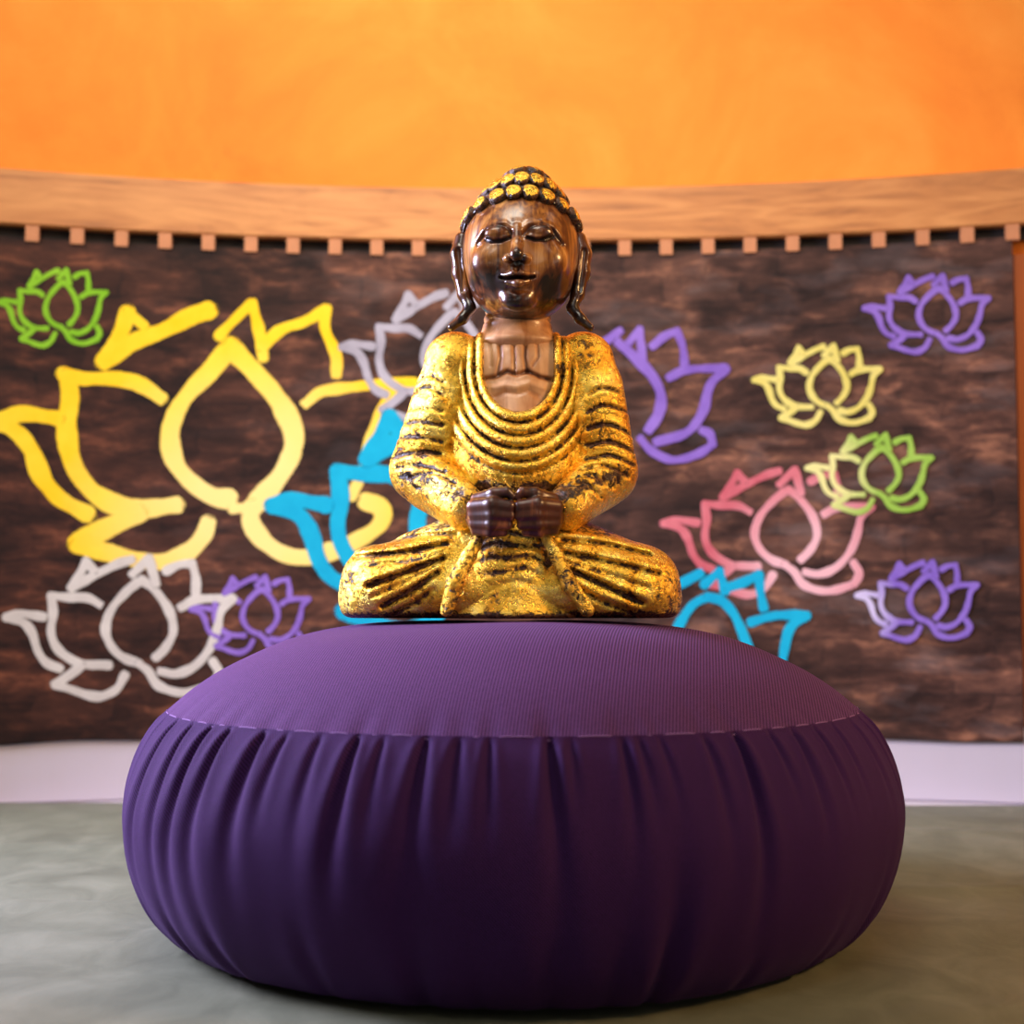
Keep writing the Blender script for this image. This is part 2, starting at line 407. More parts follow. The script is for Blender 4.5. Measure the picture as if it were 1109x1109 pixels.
T = dict(
    C1=[(485, 215), (430, 260), (380, 320), (362, 385), (380, 440), (420, 480), (478, 503)],
    C2=[(485, 215), (530, 250), (580, 320), (595, 390), (570, 445), (533, 483)],
    LMt=[(175, 270), (230, 275), (300, 277), (343, 300)],
    LMs=[(175, 270), (182, 330), (175, 390), (190, 440), (230, 480), (290, 505), (375, 508)],
    LOt=[(20, 345), (70, 332), (150, 343)],
    LOs=[(20, 345), (80, 362), (110, 400), (130, 460), (160, 500), (205, 520)],
    LLt=[(280, 510), (235, 545), (187, 573)],
    LLb=[(187, 573), (240, 590), (300, 610), (350, 615), (400, 590), (430, 540)],
    ULa=[(295, 152), (272, 200), (243, 245)],
    ULb=[(243, 245), (315, 205), (400, 162), (452, 145)],
    ULc=[(295, 152), (322, 182)],
    T1=[(455, 195), (512, 140)], T2=[(512, 140), (535, 230)],
    URa=[(570, 185), (610, 165), (660, 158)], URb=[(660, 158), (672, 210), (672, 262)],
    RMt=[(620, 310), (680, 282), (800, 280)],
    RMs=[(800, 280), (760, 320), (745, 385), (720, 450), (670, 510), (605, 538), (550, 530)],
    RLb=[(475, 503), (510, 530), (540, 575), (600, 600), (660, 600), (735, 575)],
    RLt=[(735, 575), (752, 535), (730, 495)],
)
def tmpl(f, skip=()): return [[f(x, y) for x, y in v] for k, v in T.items() if k not in skip]

yellow = [
    ([(251, 374), (230, 399), (200, 431), (185, 464), (188, 496), (206, 521), (230, 537), (250, 541)], 21),
    ([(249, 376), (275, 402), (301, 433), (317, 465), (316, 490), (302, 517), (282, 540), (271, 553)], 23),
    ([(252, 551), (272, 549), (290, 546)], 13),
    ([(272, 548), (273, 568), (290, 590), (318, 603), (346, 601), (382, 588), (408, 571), (415, 558), (410, 548), (396, 543)], 20),
    ([(68, 405), (90, 410), (122, 410), (151, 416), (174, 431)], 17),
    ([(72, 408), (76, 430), (72, 464), (79, 502), (97, 529), (121, 545), (151, 551), (190, 547)], 22),
    ([(-20, 462), (0, 456), (24, 448), (62, 453)], 19),
    ([(-20, 458), (0, 459), (18, 468), (34, 488), (46, 518), (66, 541), (95, 557)], 20),
    ([(150, 556), (120, 570), (84, 588)], 24),
    ([(84, 590), (115, 598), (150, 606), (180, 608), (205, 597), (220, 580), (225, 567)], 20),
    ([(138, 338), (130, 362), (112, 390)], 19), ([(137, 337), (156, 353)], 12),
    ([(112, 392), (141, 372), (176, 358), (206, 343), (227, 336)], 20),
    ([(237, 364), (255, 345), (273, 328)], 12), ([(273, 328), (280, 356), (285, 387)], 13),
    ([(284, 376), (303, 358), (330, 348), (352, 336)], 13), ([(353, 334), (352, 356), (364, 384), (364, 406)], 13),
    ([(331, 437), (349, 424), (382, 419), (415, 416), (448, 414)], 13), ([(432, 418), (412, 446), (400, 480), (394, 508), (380, 538)], 13),
]
YEL = m_paint('yellow_paint_blended', srgb(250, 200, 20), srgb(255, 220, 60), srgb(252, 226, 142), (0.15 - 0.36, 0.23), 0.14)
lotus('huge yellow painted lotus outline, the largest of all', YEL, yellow, 18)
lotus('small lime green painted lotus at the far upper left', P_GREEN, tmpl(lambda x, y: (-2 + (x - 20) * .150, 294 + (y - 150) * .172)), 6.2)
lotus('pale grey painted lotus half hidden behind the statue head', P_GREY, tmpl(lambda x, y: (370 + (x - 20) * .262, 376 + (y - 345) * .295)), 9.5)
lotus('large grey-white painted lotus at the lower left', P_WHITE, tmpl(lambda x, y: (x / 3.169, 560 + y / 3.169)), 10.5)
lotus('small violet painted lotus low beside the grey-white one', P_PURP, tmpl(lambda x, y: ((655 + (x - 20) * .519) / 3.169, 560 + (210 + (y - 150) * .548) / 3.169)), 6.5)
lotus('turquoise painted lotus mostly hidden behind the statue', P_BLUE, tmpl(lambda x, y: (294 + (x - 20) * .462, 548 + (y - 345) * .50), ('RMt', 'RMs', 'RLb', 'RLt', 'URa', 'URb')), 19)
P_PINK = m_paint('rose_pink_paint_whitened', srgb(186, 84, 98), srgb(214, 128, 138), srgb(232, 182, 190), (0.235, 0.19), 0.07)
z8 = lambda L_: [(700 + x / 2.711, 460 + y / 2.711) for x, y in L_]
lotus('rose pink painted lotus right of the statue', P_PINK, tmpl(lambda x, y: (700 + (50 + (x - 20) * .785) / 2.711, 460 + (290 + (y - 345) * .77) / 2.711)), 9.5)
lotus('turquoise painted lotus rising behind the cushion at right', P_BLUE, [
    z8([(100, 468), (160, 435)]), z8([(170, 470), (215, 430)]), z8([(215, 430), (232, 490)]), z8([(240, 478), (285, 462), (330, 440)]), z8([(330, 440), (335, 490), (345, 540)]),
    z8([(60, 660), (95, 590), (135, 530), (180, 505)]), z8([(180, 505), (225, 520), (265, 570), (300, 660)]),
    z8([(305, 580), (380, 560), (470, 560)]), z8([(470, 562), (420, 600), (400, 690)])], 11)
z7 = lambda L_: [(640 + x / 2.365, 280 + y / 2.365) for x, y in L_]
lotus('large violet painted lotus cut by the statue shoulder', P_PURP, [
    z7([(20, 225), (75, 185)]), z7([(85, 230), (125, 182)]), z7([(125, 182), (132, 262)]), z7([(158, 224), (190, 198), (220, 186)]), z7([(220, 186), (235, 225), (240, 275)]),
    (z7([(70, 215), (110, 250), (160, 305), (180, 355), (172, 400), (148, 438)]), 12), z7([(200, 305), (245, 285), (345, 280)]),
    (z7([(345, 282), (305, 325), (285, 395), (245, 445), (168, 470)]), 11), z7([(126, 460), (155, 492), (210, 516), (275, 500), (312, 476)]), z7([(312, 476), (305, 450), (285, 440)])], 9.5)
lotus('small violet painted lotus at the upper right', P_PURP, tmpl(lambda x, y: (640 + (700 + (x - 20) * .408) / 2.365, 280 + (48 + (y - 150) * .41) / 2.365)), 7)
lotus('small pale yellow painted lotus at the right', P_CREAM, tmpl(lambda x, y: (640 + (418 + (x - 20) * .413) / 2.365, 280 + (228 + (y - 150) * .425) / 2.365)), 7.5)
GRN2 = m_paint('green_and_cream_paint', srgb(138, 182, 66), srgb(174, 206, 100), srgb(226, 222, 150), (0.248, 0.255), 0.045)
lotus('small green painted lotus with pale yellow left petals', GRN2, tmpl(lambda x, y: (700 + (472 + (x - 20) * .468) / 2.711, 460 + (35 + (y - 150) * .475) / 2.711)), 7)
PRP2 = m_paint('violet_paint_whitened', srgb(120, 90, 186), srgb(150, 120, 212), srgb(206, 196, 232), (0.272, 0.15), 0.035)
lotus('small violet painted lotus with whitened left petals at the lower right', PRP2, tmpl(lambda x, y: (700 + (618 + (x - 20) * .452) / 2.711, 460 + (408 + (y - 150) * .48) / 2.711)), 7)

# ------------------------------------------------------------------ mat on the floor
def build_mat():
    nx, ny = 260, 200
    x = np.linspace(-1.1, 1.1, nx); y = np.linspace(-0.25, 1.062, ny)
    X, Y = np.meshgrid(x, y, indexing='ij')
    Z = 0.0032 + 0.0012 * np.sin(Y * 21 + 1.5 * np.sin(X * 3.1)) + 0.0005 * np.sin(Y * 55 + X * 6 + 2 * np.sin(X * 5))
    # soft creases running across
    for (x0, y0, ang, ln, hgt, w) in [(-0.28, 0.70, 0.05, .22, .0040, .007), (-0.33, 0.63, 0.12, .14, .0030, .006), (0.05,0.435,0.02,.4,.003,.010), (-0.3,0.49,-0.04,.2,.003,.009), (-0.36, 0.56, -0.1, .2, .0016, .008), (-0.30, 0.88, 0.03, .25, .0016, .008), (0.36, 0.55, 0.12, .22, .0026, .009), (0.42, 0.74, -0.06, .25, .002, .010), (0.34, 0.92, 0.05, .3, .0015, .012), (0.0, 0.40, 0.03, .5, .0014, .008)]:
        dx = X - x0; dy = Y - y0; u = dx * math.cos(ang) + dy * math.sin(ang); v = -dx * math.sin(ang) + dy * math.cos(ang) + 0.008 * np.sin(u * 18)
        Z += hgt * np.exp(-(v / w) ** 2) * np.exp(-(u / ln) ** 2)
    V = np.stack([X, Y, Z], -1).reshape(-1, 3)
    Yb = V.copy(); Yb[:, 2] = 0.0006
    idx = np.arange(nx * ny).reshape(nx, ny); o = nx * ny
    Q = [np.stack([idx[:-1, :-1], idx[1:, :-1], idx[1:, 1:], idx[:-1, 1:]], -1).reshape(-1, 4),
         np.stack([idx[:-1, :-1], idx[:-1, 1:], idx[1:, 1:], idx[1:, :-1]], -1).reshape(-1, 4) + o]
    for line in (idx[:, 0][::-1], idx[-1, :][::-1], idx[:, -1], idx[0, :]):
        a = line[:-1]; b = line[1:]; Q.append(np.stack([a, b, b + o, a + o], -1))
    me = fast_mesh('floor_mat', np.vstack([V, Yb]), np.vstack(Q))
    ob = link('floor_mat', me, M['mat'])
    tag(ob, 'large creased grey-green cloth mat lying on the floor under the purple cushion', 'mat')
build_mat()

# ------------------------------------------------------------------ cushion
U = 0.00045; DS = 0.675
strip = arc_slab('orange_strip', A_R + 0.0006, A_R + 0.05, Z_FOOT + 0.0125, Z_PTOP - 0.0125, WR - 0.007, WR - 0.0003, 8, m_flat('burnt_orange_strip', srgb(176, 84, 14), 0.45, 0, 30, 0.2), bev=0.001)  # added upright strip in a deeper orange than the wall
tag(strip, 'narrow burnt orange upright post beside the right end of the painted panel', 'strip')
cush = empty('meditation_cushion', (0, DS, 0.0036))
tag(cush, 'round purple twill meditation cushion with gathered pleated sides, carrying the golden statue', 'cushion')
def catm_prof(P, n):
    return np.array(catmull([(a * 0.955, b) for a, b in P], n))
PLEATS = []   # (angle, depth, halfwidth, length as a fraction of side, slant)
def pa(px): return math.asin(max(-0.995, min(0.995, (px - 557) / 378.0)))
for px, d, w, ln in [(205, 3, 6, .35), (228, 6, 7, .55), (252, 5, 6, .5), (276, 7, 7, .5), (298, 6, 7, .45), (335, 6, 8, .4), (358, 3, 6, .25), (390, 3, 7, .3), (424, 7, 7, .38), (447, 3, 6, .25), (484, 7, 8, .32), (512, 5, 8, .25), (538, 4, 6, .25), (588, 8, 7, .42), (606, 3, 6, .25), (650, 5, 6, .32), (664, 4, 6, .22), (682, 3, 5, .2), (722, 4, 6, .35), (752, 8, 6, .5), (786, 4, 5, .2), (812, 5, 6, .3), (838, 4, 5, .22), (862, 3, 5, .2), (890, 3, 6, .25)]:
    PLEATS.append((pa(px), d * 1.15, w / 392.0, ln, random.uniform(-.03, .03)))
k_ = -PI
while k_ < PI:
    if not (-1.25 < k_ < 1.15): PLEATS.append((k_, random.uniform(4, 8), random.uniform(6, 9) / 392, random.uniform(.25, .55), random.uniform(-.03, .03)))
    k_ += random.uniform(0.05, 0.10)
BPLEATS = [(pa(px), d, w / 392.0, ln) for px, d, w, ln in [(480, 6, 11, .55), (590, 5, 12, .45), (680, 8, 9, .62), (390, 3, 9, .3), (300, 4, 9, .3), (215, 5, 8, .35), (760, 3, 9, .25), (840, 3, 9, .3), (640, 3, 8, .3), (530, 3, 8, .3), (250, 4, 8, .3)]]
k_ = -PI
while k_ < PI:
    if not (-1.2 < k_ < 1.0): BPLEATS.append((k_, random.uniform(3, 6), random.uniform(7, 10) / 392, random.uniform(.25, .5)))
    k_ += random.uniform(0.09, 0.16)
# irregular outline of the seam, in plan and in height
def seam_dr(a): return 2.0 * np.sin(2 * a + .6) + 1.5 * np.sin(5 * a)
TOPP = catm_prof([(0, 315), (90, 315), (175, 311), (245, 298), (310, 272), (350, 249), (380, 226)], 14)
SIDEP = catm_prof([(380, 226), (398, 205), (414, 175), (424, 140), (423, 104), (413, 68), (394, 33), (368, 7), (346, 0)], 24)
BOTP = catm_prof([(346, 0), (200, -1), (1, -1)], 6)
def lathe(name, prof, na, kind, material):
    a = np.linspace(-PI, PI, na, endpoint=False)
    r = prof[:, 0][:, None]; z = prof[:, 1][:, None] + 0 * a[None]
    A = a[None, :]
    s = np.linspace(0, 1, len(prof))[:, None]
    R = r + 0 * A
    sc = r / 363.0
    R = R + seam_dr(A) * np.clip(sc, 0, 1)
    if kind == 'side':
        seg = np.hypot(np.diff(prof[:, 0]), np.diff(prof[:, 1])); s = np.concatenate([[0], np.cumsum(seg)]); s = (s / s[-1])[:, None]
        disp = np.zeros_like(R)
        for (pa_, d, w, ln, sl) in PLEATS:
            da = (A - pa_ - sl * s + PI) % (2 * PI) - PI
            ww = w * (0.5 + 1.7 * s)
            env = np.exp(-(s / ln) ** 2.5)
            disp -= d * env * np.exp(-(da / ww) ** 2)
            disp += 0.28 * d * env * (np.exp(-((da - 2.0 * ww) / (1.3 * ww)) ** 2) + np.exp(-((da + 2.0 * ww) / (1.3 * ww)) ** 2))
        for (pa_, d, w, ln) in BPLEATS:
            da = (A - pa_ + PI) % (2 * PI) - PI; t = 1 - s
            ww = w * (0.8 + 1.0 * t); env = np.exp(-(t / ln) ** 2.5)
            disp -= d * env * np.exp(-(da / ww) ** 2)
            disp += 0.4 * d * env * (np.exp(-((da - 1.9 * ww) / (1.3 * ww)) ** 2) + np.exp(-((da + 1.9 * ww) / (1.3 * ww)) ** 2))
        disp += 2.0 * np.sin(A * 7 + 3 * s) * s * (1 - s) * 2 + 1.5 * np.sin(A * 17 + 1.3) * np.sin(s * PI)
        win = np.clip(s / 0.045, 0, 1)
        R = R + disp * win * np.clip((1 - s) / 0.05, 0.2, 1)
    if kind == 'top':
        z = z + 1.2 * np.sin(A * 3 + 1) * np.sin(np.clip(r / 363, 0, 1) * PI)
        edge = np.clip((r - 320) / 43, 0, 1)
        for (pa_, d, w, ln, sl) in PLEATS:
            da = (A - pa_ + PI) % (2 * PI) - PI
            z = z - 0.35 * d * edge ** 2 * np.exp(-(da / (1.4 * w)) ** 2)
    # the cushion leans a little: slightly fuller on its right side
    X = R * np.sin(A); Y = -R * np.cos(A)
    X = X + 0.0 * z
    Z = np.maximum(z, -1.0)
    V = np.stack([X, Y, Z], -1) * U
    n, m = R.shape
    idx = np.arange(n * m).reshape(n, m); nx = np.roll(idx, -1, axis=1)
    Q = np.stack([idx[:-1], idx[1:], nx[1:], nx[:-1]], -1).reshape(-1, 4)
    me = fast_mesh(name, V.reshape(-1, 3), Q)
    o = link(name, me, material, cush)
    return o, V
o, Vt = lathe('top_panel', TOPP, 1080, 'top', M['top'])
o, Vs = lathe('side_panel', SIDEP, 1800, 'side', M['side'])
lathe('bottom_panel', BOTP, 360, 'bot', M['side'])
# seam cord, a thin tube following the seam
def tube(name, pts, r, material, parent, closed=True, ns=6):
    n = len(pts); V = []; Q = []
    for i in range(n):
        p = Vector(pts[i]); t = (Vector(pts[(i + 1) % n]) - Vector(pts[i - 1])).normalized()
        s = t.cross(Vector((0, 0, 1))).normalized(); u = s.cross(t)
        for k in range(ns):
            a = 2 * PI * k / ns; V.append(p + s * (math.cos(a) * r) + u * (math.sin(a) * r))
    for i in range(n):
        for k in range(ns): Q.append((i * ns + k, i * ns + (k + 1) % ns, ((i + 1) % n) * ns + (k + 1) % ns, ((i + 1) % n) * ns + k))
    return link(name, mesh(name, V, Q), material, parent)
tube('seam', [tuple(v) for v in Vt[-1]], 0.00022, M['seam'], cush)
for i in range(1):
    pass

# ------------------------------------------------------------------ carved statue from distance fields
f32 = np.float32
class G: pass
def sph(p, c, r): return np.sqrt((p[0] - c[0]) ** 2 + (p[1] - c[1]) ** 2 + (p[2] - c[2]) ** 2) - r
def ell(p, c, r):
    q = [(p[i] - c[i]) / r[i] for i in range(3)]
    k0 = np.sqrt(q[0] ** 2 + q[1] ** 2 + q[2] ** 2)
    k1 = np.sqrt((q[0] / r[0]) ** 2 + (q[1] / r[1]) ** 2 + (q[2] / r[2]) ** 2) + 1e-9
    return k0 * (k0 - 1) / k1
def cone(p, a, b, ra, rb, sy=1.0):
    """capsule with radii ra -> rb; sy squashes it in depth"""
    a = list(a); b = list(b)
    ay, by = a[1] / sy, b[1] / sy
    ba = (b[0] - a[0], by - ay, b[2] - a[2]); L2 = ba[0] ** 2 + ba[1] ** 2 + ba[2] ** 2
    px, py, pz = p[0] - a[0], p[1] / sy - ay, p[2] - a[2]
    t = np.clip((px * ba[0] + py * ba[1] + pz * ba[2]) / L2, 0, 1)
    return (np.sqrt((px - ba[0] * t) ** 2 + (py - ba[1] * t) ** 2 + (pz - ba[2] * t) ** 2) - (ra + (rb - ra) * t)) * min(1.0, sy)
def su(a, b, k):
    h = np.clip(0.5 + 0.5 * (b - a) / k, 0, 1); return b + (a - b) * h - k * h * (1 - h)
def ss(a, b, k): return -su(-a, b, k)        # a minus b
def sint(a, b, k): return -su(-a, -b, k)
def pl2(x, z, pts):
    """distance in the front plane to a polyline, and the fraction along it"""
    best = None; tt = None; n = len(pts) - 1
    for i in range(n):
        ax, az = pts[i]; bx, bz = pts[i + 1]
        ux, uz = bx - ax, bz - az; L2 = ux * ux + uz * uz + 1e-9
        t = np.clip(((x - ax) * ux + (z - az) * uz) / L2, 0, 1)
        d = np.sqrt((x - ax - ux * t) ** 2 + (z - az - uz * t) ** 2)
        if best is None: best = d; tt = (i + t) / n
        else:
            m = d < best; best = np.where(m, d, best); tt = np.where(m, (i + t) / n, tt)
    return best, tt
def F(px, py, Y):
    """photo point -> front-plane coordinates of a feature lying Y units off the statue's middle"""
    s = (DS + Y * U) / DS
    return ((px - 554.5) * s, 17 + (655 - py) * s)
def nets(f, lo, hi, h):
    ax = [np.arange(lo[i], hi[i] + h, h, dtype=f32) for i in range(3)]
    D = f((ax[0][:, None, None], ax[1][None, :, None], ax[2][None, None, :])).astype(f32)
    S = D < 0
    cnt = np.zeros(tuple(n - 1 for n in D.shape), np.int8)
    offs = [(i, j, k) for i in (0, 1) for j in (0, 1) for k in (0, 1)]
    sl = lambda o: tuple(slice(o[d], D.shape[d] - 1 + o[d]) for d in range(3))
    for o in offs: cnt += S[sl(o)]
    act = (cnt > 0) & (cnt < 8)
    I = np.argwhere(act); vid = np.full(act.shape, -1, np.int64); vid[act] = np.arange(len(I))
    val = {o: D[I[:, 0] + o[0], I[:, 1] + o[1], I[:, 2] + o[2]] for o in offs}
    acc = np.zeros((len(I), 3)); num = np.zeros(len(I))
    for o in offs:
        for d in range(3):
            if o[d]: continue
            q = list(o); q[d] = 1; q = tuple(q)
            a, b = val[o], val[q]; m = (a < 0) != (b < 0)
            t = np.where(m, a / np.where(m, a - b, 1), 0)
            p = np.array(o, float)[None].repeat(len(I), 0); p[:, d] = t
            acc[m] += p[m]; num[m] += 1
    V = (I + acc / num[:, None]) * h + np.array(lo)
    Q = []
    for d in range(3):
        e1, e2 = (d + 1) % 3, (d + 2) % 3
        A = S[tuple(slice(0, -1) if i == d else slice(1, -1) for i in range(3))]
        B = S[tuple(slice(1, None) if i == d else slice(1, -1) for i in range(3))]
        for flip, mask in ((0, A & ~B), (1, ~A & B)):
            J = np.argwhere(mask)
            if not len(J): continue
            J = J + np.array([0 if i == d else 1 for i in range(3)])
            def c(a, b):
                K = J.copy(); K[:, e1] -= a; K[:, e2] -= b; return vid[K[:, 0], K[:, 1], K[:, 2]]
            q = np.stack([c(1, 1), c(0, 1), c(0, 0), c(1, 0)], -1)
            Q.append(q[:, ::-1] if flip else q)
    Q = np.vstack(Q)
    Q = Q[(Q >= 0).all(1)]
    return V, Q
statue = empty('buddha_statue', (0, DS, 0.1471))
tag(statue, 'seated Buddha statue of carved wood in worn gold leaf robes on the purple cushion', 'statue')
SU = U
def carve(name, f, lo, hi, h, material, parent, groove=None, flat=False):
    V, Q = nets(f, lo, hi, h)
    me = fast_mesh(name, V * SU, Q)
    g = groove((V[:, 0], V[:, 1], V[:, 2])) if groove else np.zeros(len(V))
    g = np.clip(g, 0, 1).astype(f32)
    at = me.attributes.new('groove', 'FLOAT', 'POINT'); at.data.foreach_set('value', g)
    return link(name, me, material, parent)

E = np.exp
XC = 7.0
def front(p): return 1 / (1 + E((p[1] + 5) / 6.0))          # 1 on the front half, 0 behind
# --- torso
def torso0(p):
    d = cone(p, (2, 8, 78), (6, 6, 235), 66, 66, 0.82)
    d = su(d, ell(p, (7, 8, 272), (80, 46, 46)), 14)
    d = su(d, ell(p, (4, -4, 175), (74, 60, 84)), 14)
    return d
def ufield(x, z):
    zc = 267.0; dz = np.maximum(zc - z, 0) * 0.76
    dx = x - XC
    return np.sqrt(dx * dx + dz * dz)
def ugroove(x, z):
    u = ufield(x, z)
    ph = (u - 37.0) / 10.4
    band = 1 / (1 + E(-(u - 36) / 0.8)) / (1 + E((u - 89) / 1.5))
    # sharp V grooves between rounded cords
    s = np.abs(np.sin(PI * ph))
    return (1 - s) ** 2 * band, s * band
def torso(p):
    x, y, z = p
    d = torso0(p)
    g, r = ugroove(x, z); fr = front(p)
    d = d + fr * (4.6 * g - 3.4 * r)
    u = ufield(x, z)
    op = 1 / (1 + E((u - 36.2) / 0.8)) * (z < 332)
    d = d + fr * 13 * op
    # side grooves where sleeves meet, pulled folds at the bottom
    for sx in (-78, 84):
        d = d + fr * 4 * E(-((x - sx) / 3.0) ** 2) * (z > 140)
    return d
def torso_g(p):
    g, r = ugroove(p[0], p[2]); fr = front(p)
    return (g * 0.75 + 0.9 * E(-((p[0] + 78) / 4.0) ** 2) + 0.9 * E(-((p[0] - 84) / 4.0) ** 2)) * fr + 0.7 * E(-((p[2] - 136) / 7.0) ** 2)
# --- bare chest
def chest(p):
    x, y, z = p
    d = torso0(p) + 4.0
    gl = 0
    for pts, w, k in CH: 
        q, t = pl2(x, z, pts); gl = gl + k * E(-(q / w) ** 2)
    d = d + gl * front(p)
    u = ufield(x, z)
    return np.maximum(d, np.maximum(u - 42, np.maximum(y - 5, z - 322)))
def chest_g(p):
    g = 0
    for pts, w, k in CH:
        q, t = pl2(p[0], p[2], pts); g = g + 0.30 * k * E(-(q / (w * 1.3)) ** 2)
    return g
cf = lambda pts, Y=-48: [F(a, b, Y) for a, b in pts]
CH = [(cf([(524, 409), (537, 408), (549, 402), (560, 406), (572, 402), (585, 408), (598, 410)]), 2.2, 3.2),
      (cf([(541, 362), (542, 385), (539, 404)]), 2.2, 2.4), (cf([(556, 362), (557, 385), (557, 404)]), 1.8, 2.2), (cf([(570, 362), (568, 385), (571, 402)]), 2.0, 2.4),
      (cf([(582, 366), (583, 385), (577, 395)]), 1.6, 1.8), (cf([(530, 362), (531, 395)]), 1.5, 1.2),
      (cf([(536, 431), (547, 426), (560, 428), (572, 424), (583, 430)]), 3.0, 1.4), (cf([(533, 420), (548, 418), (560, 420), (574, 416), (588, 420)]), 4.0, -2.0)]
# --- sleeves
SLV = {
  -1: dict(sh=(-71, 8, 250), el=(-97, -2, 160), ra=34.5, rb=35.5, wr=(-50, -60, 118), folds=[
      ([(448, 410), (462, 404), (479, 414)], 2.2, 4.2), ([(445, 423), (462, 418), (479, 429)], 2.2, 4.2), ([(438, 441), (456, 443), (479, 446)], 2.0, 2.6),
      ([(434, 458), (455, 458), (478, 462)], 2.6, 4.5), ([(430, 473), (452, 475), (477, 480)], 2.4, 4.2), ([(424, 497), (450, 492), (476, 494)], 2.4, 4.2),
      ([(430, 508), (455, 507), (482, 516)], 2.2, 3.4), ([(445, 520), (470, 517), (495, 530)], 2.2, 3.4), ([(452, 532), (475, 533), (500, 541)], 2.2, 3)]),
  1: dict(sh=(87, 8, 252), el=(100, -2, 158), ra=35, rb=36, wr=(58, -60, 118), folds=[
      ([(638, 428), (655, 420), (679, 425)], 2.2, 4.6), ([(638, 447), (656, 440), (683, 444)], 2.2, 4.6), ([(638, 466), (660, 461), (686, 470)], 2.4, 4.8),
      ([(637, 484), (662, 481), (688, 489)], 2.4, 4.6), ([(636, 500), (662, 496), (688, 505)], 2.2, 4.0), ([(630, 512), (655, 508), (680, 518)], 2.2, 3.4),
      ([(619, 523), (640, 519), (664, 531)], 2.2, 3.2), ([(610, 534), (634, 530), (650, 543)], 2.2, 3)])}
def make_sleeve(s):
    S = SLV[s]
    folds = [(catmull([F(a, b, -34) for a, b in pts], 4), w, k * 0.78) for pts, w, k in S['folds']]
    def base(p):
        d = cone(p, S['sh'], S['el'], S['ra'], S['rb'], 0.95)
        d = su(d, ell(p, (S['sh'][0] - s * 9, 6, 281), (34, 32, 32)), 8)
        d = su(d, cone(p, S['el'], S['wr'], 33, 21.5), 8)
        d = su(d, cone(p, (S['el'][0] - s * 6, 0, 135), (S['wr'][0], -52, 106), 20, 17), 8)
        return d
    def f(p):
        x, y, z = p; d = base(p); g = 0
        for pts, w, k in folds:
            q, t = pl2(x, z, pts); q2, _ = pl2(x, z + 5.0, pts)
            g = g + k * E(-(q / w) ** 2) - 0.45 * k * E(-(q2 / (w * 1.5)) ** 2)
        return d + g * front((x, y + 2, z))
    def gr(p):
        g = 0
        for pts, w, k in folds:
            q, t = pl2(p[0], p[2], pts); g = np.maximum(g, 0.22 * k * E(-(q / (w * 1.1)) ** 2))
        g = g * front(p)
        # worn brown patches on top of the forearm
        q, t = pl2(p[0], p[2], [F(*a) for a in ((440 if s < 0 else 672, 517, -60), (508 if s < 0 else 604, 540, -70))])
        return np.maximum(g, 0.55 * E(-(q / 11) ** 2) * (p[1] < -8))
    x0, x1 = (-146, -24) if s < 0 else (24, 150)
    carve('sleeve', f, (x0, -104, 76), (x1, 62, 316), 1.35, M['gold'], statue, gr)
# --- legs
LEG = {
  -1: [([(494, 581), (455, 582), (404, 589)], 2.2, 3.6), ([(484, 592), (440, 601), (383, 606)], 2.4, 4.0), ([(480, 608), (450, 620), (400, 638)], 3.0, 5.6),
       ([(474, 624), (448, 642), (415, 660)], 3.0, 5.6), ([(470, 642), (452, 656), (430, 667)], 2.6, 3.6), ([(484, 600), (446, 611), (392, 616)], 1.8, 1.6), ([(474, 615), (440, 634), (404, 650)], 1.8, 2.0)],
  1: [([(609, 588), (655, 592), (705, 604)], 2.2, 3.8), ([(610, 602), (660, 612), (713, 625)], 2.4, 4.0), ([(617, 621), (652, 637), (694, 656)], 3.0, 5.6),
      ([(617, 635), (645, 652), (680, 666)], 3.0, 4.6), ([(612, 611), (655, 625), (700, 640)], 1.8, 2.2)]}
def make_leg(s):
    folds = [(catmull([F(a, b, -62) for a, b in pts], 4), w, k * 0.85) for pts, w, k in LEG[s]]
    ox = 2 if s > 0 else 0
    def f(p):
        x, y, z = p
        sx = x * s
        kx = 143 if s > 0 else 147
        q = (sx, y, z)
        d = cone(q, (36, 2, 70), (kx - 8, -22, 34), 50, 41, 1.35)
        d = su(d, cone(q, (kx, -20, 20), (kx - 3, -20, 40), 37, 35, 1.25), 12)
        d = su(d, cone(q, (0, -48, 30), (kx - 18, -42, 26), 38, 34, 1.0), 14)
        d = su(d, cone(q, (0, 38, 34), (110, 22, 24), 42, 34), 14)
        g = 0
        for pts, w, k in folds:
            a, t = pl2(x, z, pts); b, _ = pl2(x, z - 6.5, pts)
            g = g + k * E(-(a / w) ** 2) - 0.55 * k * E(-(b / (w * 1.9)) ** 2)
        d = d + g / (1 + E((y + 20) / 6.0))
        d = sint(d, -z + 0.0 + 0 * x, 8.0)
        # undercut of the front bottom edge
        return np.maximum(d, -sx - 4)
    def gr(p):
        g = 0
        for pts, w, k in folds:
            q, t = pl2(p[0], p[2], pts); g = np.maximum(g, 0.17 * k * E(-(q / (w * 0.95)) ** 2))
        g = np.where(p[1] < -10, g, 0)
        g = np.maximum(g, 0.9 * E(-(p[2] / 7.0) ** 2))
        g = np.maximum(g, 0.45 / (1 + E(-(p[0] * s - 162) / 6.0)) * (p[2] < 50))
        return np.maximum(g, 0.62 * E(-((p[2] - 100) / 10.0) ** 2))
    x0, x1 = (-194, 6) if s < 0 else (-6, 194)
    carve('folded_leg', f, (x0, -96, -3), (x1, 90, 122), 1.45, M['gold'], statue, gr)
